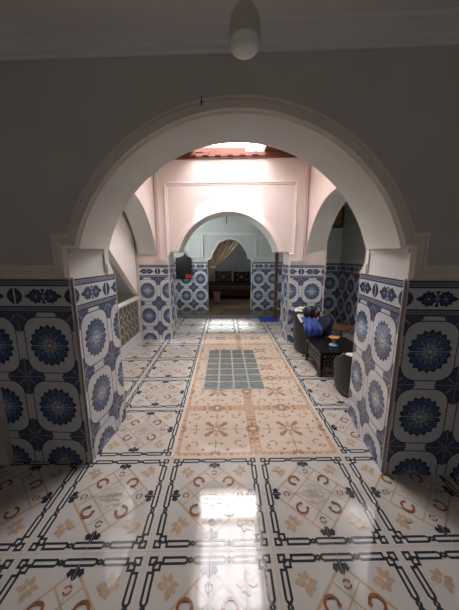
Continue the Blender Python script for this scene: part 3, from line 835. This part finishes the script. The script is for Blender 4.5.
# --- tub armchairs
def armchair(cx, cy, face, label, top=.70, arm=.40, r=.33):
    """round tub chair; face = direction (radians) the sitter looks"""
    t = thing('tub_armchair', (cx, cy, 0), label, 'armchair', 'tub armchairs around the coffee table')
    N = 40; half = PI*.74
    ang = [face+PI-half+2*half*i/N for i in range(N+1)]
    def hgt(i):
        u = abs(i/N-.5)*2
        return arm+(top-arm)*(1-min(1, max(0, (u-.38)/.42)))**1.3
    out = MB(); rows = []
    for fz_, rr in ((0, .86), (.02, .9), (.3, .97), (.7, 1.0), (.97, 1.02), (1.0, 1.0)):
        rows.append([(cx+r*rr*math.cos(a), cy+r*rr*math.sin(a), .012+(hgt(i)-.012)*fz_) for i, a in enumerate(ang)])
    out.grid(rows, 'leather_dark')
    # closed base in front
    ang2 = [ang[-1]+(2*PI-2*half)*i/12 for i in range(13)]
    out.grid([[(cx+r*.86*math.cos(a), cy+r*.86*math.sin(a), .012) for a in ang2], [(cx+r*.93*math.cos(a), cy+r*.93*math.sin(a), .33) for a in ang2]], 'leather_dark')
    out.build('shell', t)
    inn = MB(); ri = r-.115; 
    for i in range(N):
        for j in range(14):
            def P(ii, jj):
                a = ang[ii]; z = .3+(hgt(ii)-.3)*jj/14
                return (cx+ri*math.cos(a), cy+ri*math.sin(a), z)
            st_ = (i*1.0+2.2*math.sin(j*.9+i*.35)) % 4 < 1.6
            inn.poly([P(i+1, j), P(i, j), P(i, j+1), P(i+1, j+1)], 'fabric_black' if st_ else 'fabric_light', True)
        a, b = ang[i], ang[i+1]
        k = 'fabric_black' if (i % 4 == 0) else 'fabric_light'
        inn.poly([(cx+ri*math.cos(a), cy+ri*math.sin(a), hgt(i)), (cx+ri*math.cos(b), cy+ri*math.sin(b), hgt(i+1)),
                  (cx+(r-.025)*math.cos(b), cy+(r-.025)*math.sin(b), hgt(i+1)+.016), (cx+(r-.025)*math.cos(a), cy+(r-.025)*math.sin(a), hgt(i)+.016)][::-1], k, True)
        inn.poly([(cx+(r-.025)*math.cos(a), cy+(r-.025)*math.sin(a), hgt(i)+.016), (cx+(r-.025)*math.cos(b), cy+(r-.025)*math.sin(b), hgt(i+1)+.016),
                  (cx+r*math.cos(b), cy+r*math.sin(b), hgt(i+1)), (cx+r*math.cos(a), cy+r*math.sin(a), hgt(i))][::-1], k, True)
    inn.build('backrest', t)
    for e in (0, N):
        a = ang[e]; mb = MB(); 
        pts = [(cx+ri*math.cos(a), cy+ri*math.sin(a)), (cx+r*.98*math.cos(a), cy+r*.98*math.sin(a))]
        n_ = Vector((math.cos(face), math.sin(face)))*.004
        mb.poly([(pts[0][0]+n_.x, pts[0][1]+n_.y, .02), (pts[1][0]+n_.x, pts[1][1]+n_.y, .02), (pts[1][0]+n_.x, pts[1][1]+n_.y, arm+.012), (pts[0][0]+n_.x, pts[0][1]+n_.y, arm+.012)], 'leather_dark')
        mb.build('arm_front', t, solid=.008)
    sm = MB(); sm.lathe([(.0001, .24), (r*.6, .24), (r*.63, .25), (r*.63, .32), (r*.59, .345), (.0001, .355)], (cx, cy, 0), 'fabric_black'); sm.build('seat', t)
    for i in range(4):
        a = face+PI/4+PI/2*i; mb = MB(); mb.tube([(cx+r*.62*math.cos(a), cy+r*.62*math.sin(a), .0), (cx+r*.62*math.cos(a), cy+r*.62*math.sin(a), .25)], .018, 'wood_black'); mb.build('leg', t)
    return t
armchair(1.44, 4.08, -.75, 'dark tub armchair with patterned back, holding the blue jacket', top=.68, arm=.42, r=.315)
armchair(1.565, 2.75, 1.25, 'dark tub armchair mostly hidden behind the right pier, nearest the camera', top=.50, arm=.32, r=.30)

# --- blue jacket heaped on the far armchair
def blob(name, c, rad, k, seed, amp=.12, parent=None, sub=1, flat=0):
    rnd = random.Random(seed); rows = []
    ph = [rnd.uniform(0, 6) for _ in range(8)]
    nu, nv = 26, 16
    for j in range(nv+1):
        th_ = PI*j/nv; row = []
        for i in range(nu):
            a = 2*PI*i/nu
            d = 1+amp*(math.sin(3*a+ph[0])*math.sin(2*th_+ph[1])+.6*math.sin(7*a+ph[2]+2*th_)+.5*math.sin(5*th_+ph[3]+2*a))
            s = max(0, math.sin(th_))**.5
            z = math.copysign(abs(math.cos(th_))**.7, math.cos(th_))*d*rad[2]
            if flat and z < -flat: z = -flat
            row.append((c[0]+rad[0]*d*s*math.cos(a), c[1]+rad[1]*d*s*math.sin(a), c[2]+z))
        rows.append(row)
    mb = MB(); mb.grid(rows, k, True, closeu=True); return mb.build(name, parent)
jk = thing('jacket', (1.33, 3.86, .45), 'bright blue jacket heaped over the seat of the far armchair', 'jacket')
def drape(x0, x1, y, k, name, par, zt, zb, seed, bulge=.05):
    rnd = random.Random(seed); mb = MB(); rows = []
    for j in range(15):
        t = j/14; row = []
        for i in range(19):
            u = i/18
            z = zt+(zb-zt)*t + .012*math.sin(u*9+seed)
            yy = y+.16-.24*math.sin(min(1, t*1.6)*PI/2) + .022*math.sin(u*17+t*3+seed)*t - bulge*math.sin(PI*u)
            row.append((x0+(x1-x0)*u+.012*math.sin(t*6+u*4), yy, z - .03*(1-t)*abs(u-.5)))
        rows.append(row)
    mb.grid(rows, k); return mb.build(name, par, solid=.012, sub=1)
drape(1.20, 1.37, 3.84, 'cloth_blue', 'body', jk, .60, .37, 1)
drape(1.34, 1.46, 3.82, 'cloth_blue', 'sleeve', jk, .585, .375, 4, .03)
bg = thing('backpack', (1.56, 3.95, .36), 'dark navy bag standing on the far armchair beside the blue jacket', 'bag')
blob('body', (1.56, 3.88, .49), (.11, .11, .14), 'cloth_navy', 3, .10, bg)
mb = MB(); mb.tube([(1.49, 3.86, .59), (1.51, 3.83, .64), (1.56, 3.82, .66), (1.61, 3.83, .64), (1.63, 3.86, .59)], .009, 'bag_dark'); mb.build('handle', bg)
mb = MB(); mb.tube([(1.50, 3.79, .56), (1.51, 3.765, .50), (1.52, 3.765, .44)], .01, 'bag_brown'); mb.build('strap', bg)
hb = thing('handbag', (1.42, 4.05, .5), 'black and reddish brown bag on top of the heap on the far armchair', 'bag')
blob('body', (1.40, 4.10, .64), (.11, .08, .10), 'bag_dark', 9, .07, hb)
blob('flap', (1.475, 4.05, .635), (.055, .05, .055), 'bag_brown', 5, .06, hb)

# --- blue mat
mb = MB(); mb.box((.86, 6.0, .002), (1.30, 6.44, .02), 'mat_blue')
tag(mb.build('floor_mat', bevel=.005), 'blue mat on the floor before the step, right of the far doorway', 'mat')
# --- wooden post
mb = MB(); mb.box((1.23, 6.36, 0), (1.31, 6.42, 2.84), 'wood_brown'); mb.box((1.22, 6.35, 0), (1.32, 6.43, .12), 'wood_brown')
tag(mb.build('wooden_post', bevel=.004), 'reddish brown wooden post beside the far tiled wall, behind the blue mat', 'post')
# --- dark pointed board with red box
nb_ = thing('wall_board', (-1.12, VY-.03, .93), 'black board with pointed top and small red boxes, hung left of the far doorway', 'board')
mb = MB()
out = [(-1.33, .93), (-.905, .93), (-.905, 1.47), (-.93, 1.51), (-.985, 1.53), (-1.04, 1.57), (-1.06, 1.60), (-1.07, 1.68), (-1.085, 1.60), (-1.12, 1.56), (-1.2, 1.52), (-1.33, 1.50)]
mb.poly([(x, VY-.06, z) for x, z in out], 'niche_black'); mb.poly([(x, VY-.016, z) for x, z in out][::-1], 'niche_black')
for i in range(len(out)):
    a, b = out[i], out[(i+1) % len(out)]
    mb.poly([(a[0], VY-.06, a[1]), (a[0], VY-.016, a[1]), (b[0], VY-.016, b[1]), (b[0], VY-.06, b[1])], 'wood_black')
mb.build('panel', nb_)
mb = MB(); mb.box((-1.33, VY-.075, .93), (-.905, VY-.06, .95), 'wood_black'); mb.build('sill', nb_)
for a in (-1.06, -.97):
    mb = MB(); mb.box((a, VY-.12, .955), (a+.075, VY-.076, 1.055), 'red_paint'); mb.build('red_box', nb_)
# --- hanging chain
mb = MB()
for i in range(30):
    z = 2.85-.0195*i
    mb.lathe([(.008, -.011), (.010, 0), (.008, .011)], (.045, 6.2, z), 'wire_black', 6)
tag(mb.build('hanging_chain'), 'short dark chain hanging from the ceiling beyond the far arch', 'chain')
# --- picture
pc = thing('framed_picture', (2.43, RY-.02, 2.15), 'dark framed picture with brown image high in the right alcove', 'picture')
mb = MB(); X, Z = (2.16, 2.625), (2.16, 2.62)
for a, b in (((X[0], Z[0]), (X[1], Z[0]+.04)), ((X[0], Z[1]-.04), (X[1], Z[1])), ((X[0], Z[0]+.04), (X[0]+.04, Z[1]-.04)), ((X[1]-.04, Z[0]+.04), (X[1], Z[1]-.04))):
    mb.box((a[0], RY-.035, a[1]), (b[0], RY-.002, b[1]), 'picture_dark')
mb.build('frame', pc)
mb = MB(); mb.box((X[0]+.04, RY-.02, Z[0]+.04), (X[1]-.04, RY-.004, Z[1]-.04), 'picture_gold'); mb.build('image', pc)

# --- curtain
cu = thing('curtain', (-.1, VY+.26, 1.0), 'beige curtain gathered to the left side of the scalloped doorway', 'curtain')
mb = MB(); rows = []
yb = VY+.26
NJ, NI = 22, 60
def bez(a, b, c, t): return (a[0]*(1-t)**2+2*b[0]*t*(1-t)+c[0]*t*t, a[1]*(1-t)**2+2*b[1]*t*(1-t)+c[1]*t*t)
for j in range(NJ+1):
    t = j/NJ; row = []
    for i in range(NI+1):
        u = i/NI
        top = (-.60+1.16*u, 2.10); end = (-.45+.17*u, 1.24+.0*u); mid = (-.62+.78*u, 1.66-.12*u)
        x, z = bez(top, mid, end, t)
        am = .045*(1-t*.55)
        row.append((x, yb+am*math.sin(u*2*PI*9+t*1.2), z))
    rows.append(row)
mb.grid(rows, 'curtain_beige'); mb.build('drape', cu, solid=.004)
mb = MB(); rows = []
for j in range(11):
    t = j/10
    rows.append([(-.45+.17*(i/24)*(1+.1*t)-.03*t*(1-i/24), yb+.03*math.sin(i/24*2*PI*4), 1.24-(.30-.22*(i/24))*t) for i in range(25)])
mb.grid(rows, 'curtain_beige'); mb.build('tail', cu, solid=.004)
mb = MB(); mb.lathe([(.1, -.03), (.108, 0), (.1, .03)], (-.36, yb, 1.24), 'curtain_light', 20); mb.build('tie_back', cu)
mb = MB(); mb.tube([(-.75, yb, 2.11), (.95, yb, 2.11)], .012, 'wood_brown'); mb.tube([(.95, yb, 2.11), (.95, VY+.17, 2.11)], .01, 'wood_brown'); mb.tube([(-.75, yb, 2.11), (-.75, VY+.17, 2.11)], .01, 'wood_brown'); mb.build('rod', cu)

# --- sofa with cushions
sf = thing('banquette_sofa', (.3, 9.35, .05), 'low dark red banquette sofa with beige patterned front seen through the far doorway', 'sofa')
mb = MB(); mb.box((-1.7, 9.0, .18), (2.1, 9.95, .34), 'sofa_red'); mb.build('base', sf, bevel=.02)
mb = MB(); mb.box((-1.7, 8.96, .34), (2.1, 9.95, .60), 'sofa_dark')
for i in range(38):
    x = -1.65+i*.1
    for p, k, l in ((ngon(x, .51, .035, 8, .04), 'sofa_pattern', 1), (ngon(x, .51, .016, 6), 'sofa_dark', 2), (line(x-.05, .42, x, .45, .012), 'sofa_pattern', 1), (line(x, .45, x+.05, .42, .012), 'sofa_pattern', 1), (ngon(x+.05, .38, .014, 4), 'sofa_pattern', 1)):
        mb.poly([(a, 8.958-l*.001, b) for a, b in p], k)
mb.build('mattress', sf)
for x in (-1.5, 0.2, 1.9):
    mb = MB(); mb.box((x, 9.1, .05), (x+.1, 9.2, .18), 'wood_brown'); mb.build('foot', sf)
def cushion(x, w, h, y, z, kx, label, name='cushion', lean=.25, pat=True, th_=.14):
    t = thing(name, (x, y, z), label, 'cushion', None)
    rows = []; n = 14
    def P(u, v, s):
        e = (1-abs(u)**4)*(1-abs(v)**4); d = s*th_/2*max(0, e)**.6
        pin = 1-.06*(1-abs(u)**2) if abs(v) > .9 else 1
        return (x+u*w/2, y-lean*0+(v+1)*h/2*lean+d, z+(v+1)*h/2*math.sqrt(1-lean*lean)*pin)
    mb = MB()
    for s in (-1, 1):
        rows = [[P(-1+2*i/n, -1+2*j/n, s) for i in range(n+1)] for j in range(n+1)]
        mb.grid(rows if s < 0 else [r[::-1] for r in rows], kx)
    mb.build('cover', t)
    if pat:
        mb = MB()
        for u0, v0, r in ((0, 0, .34), (-.55, .5, .16), (.55, .5, .16), (-.55, -.5, .16), (.55, -.5, .16)):
            pts = []
            for k in range(4):
                a = PI/2*k; q = P(u0+r*math.cos(a), v0+r*math.sin(a), -1); pts.append((q[0], q[1]-.004, q[2]))
            c_ = P(u0, v0, -1); c_ = (c_[0], c_[1]-.006, c_[2])
            for k in range(4): mb.poly([pts[k], c_, pts[(k+1) % 4]][::-1], 'sofa_pattern')
        mb.build('pattern_patch', t)
    return t
D('cushion_green', (58, 56, 44), .85, noise=.3, scale=20)
D('cushion_dark', (40, 26, 24), .85, noise=.3, scale=20)
cushion(-.05, .60, .44, 9.45, .60, 'cushion_green', 'dark green patterned cushion on the sofa, left of the two showing')
cushion(.62, .60, .42, 9.45, .60, 'cushion_dark', 'dark red patterned cushion on the sofa, right of the two showing')
cushion(-.25, .22, .42, 8.1, .05, 'cushion_pink', 'small pink cushion standing on the floor inside the doorway at left', lean=.1, pat=False, th_=.1)

# ================================================================== LIGHT
w = bpy.data.worlds.new('World'); S.world = w; w.use_nodes = True
bgd = w.node_tree.nodes['Background']
skyt = w.node_tree.nodes.new('ShaderNodeTexSky'); skyt.sky_type = 'HOSEK_WILKIE' if 'HOSEK_WILKIE' in [e.identifier for e in skyt.bl_rna.properties['sky_type'].enum_items] else skyt.sky_type
skyt.sun_direction = (0, -.5, .85)
w.node_tree.links.new(skyt.outputs[0], bgd.inputs[0]); bgd.inputs[1].default_value = .8

sd = bpy.data.lights.new('sun', 'SUN'); sd.energy = 12; sd.angle = math.radians(5); sd.color = (.86, .93, 1.0)
so_ = bpy.data.objects.new('sun', sd); COL.objects.link(so_)
so_.rotation_euler = Vector((0.0, 1.0, -1.42)).to_track_quat('-Z', 'Y').to_euler()
so_.location = (0, -1, 8)

# ================================================================== CAMERA
cd = bpy.data.cameras.new('camera'); cam = bpy.data.objects.new('camera', cd); COL.objects.link(cam)
cd.sensor_fit = 'HORIZONTAL'; cd.sensor_width = 36; cd.lens = 259.4257*36/459; cd.clip_start = .05
p, yw = .1851, .0183
cam.location = (0, 0, 1.537)
cam.rotation_euler = (PI/2-p, 0, -yw)
S.camera = cam
S.view_settings.view_transform = 'Standard'; S.view_settings.look = 'None'; S.view_settings.gamma = 1
S.view_settings.exposure = .12
S.cycles.max_bounces = 14; S.cycles.diffuse_bounces = 10; S.cycles.glossy_bounces = 6
S.cycles.sample_clamp_indirect = 6
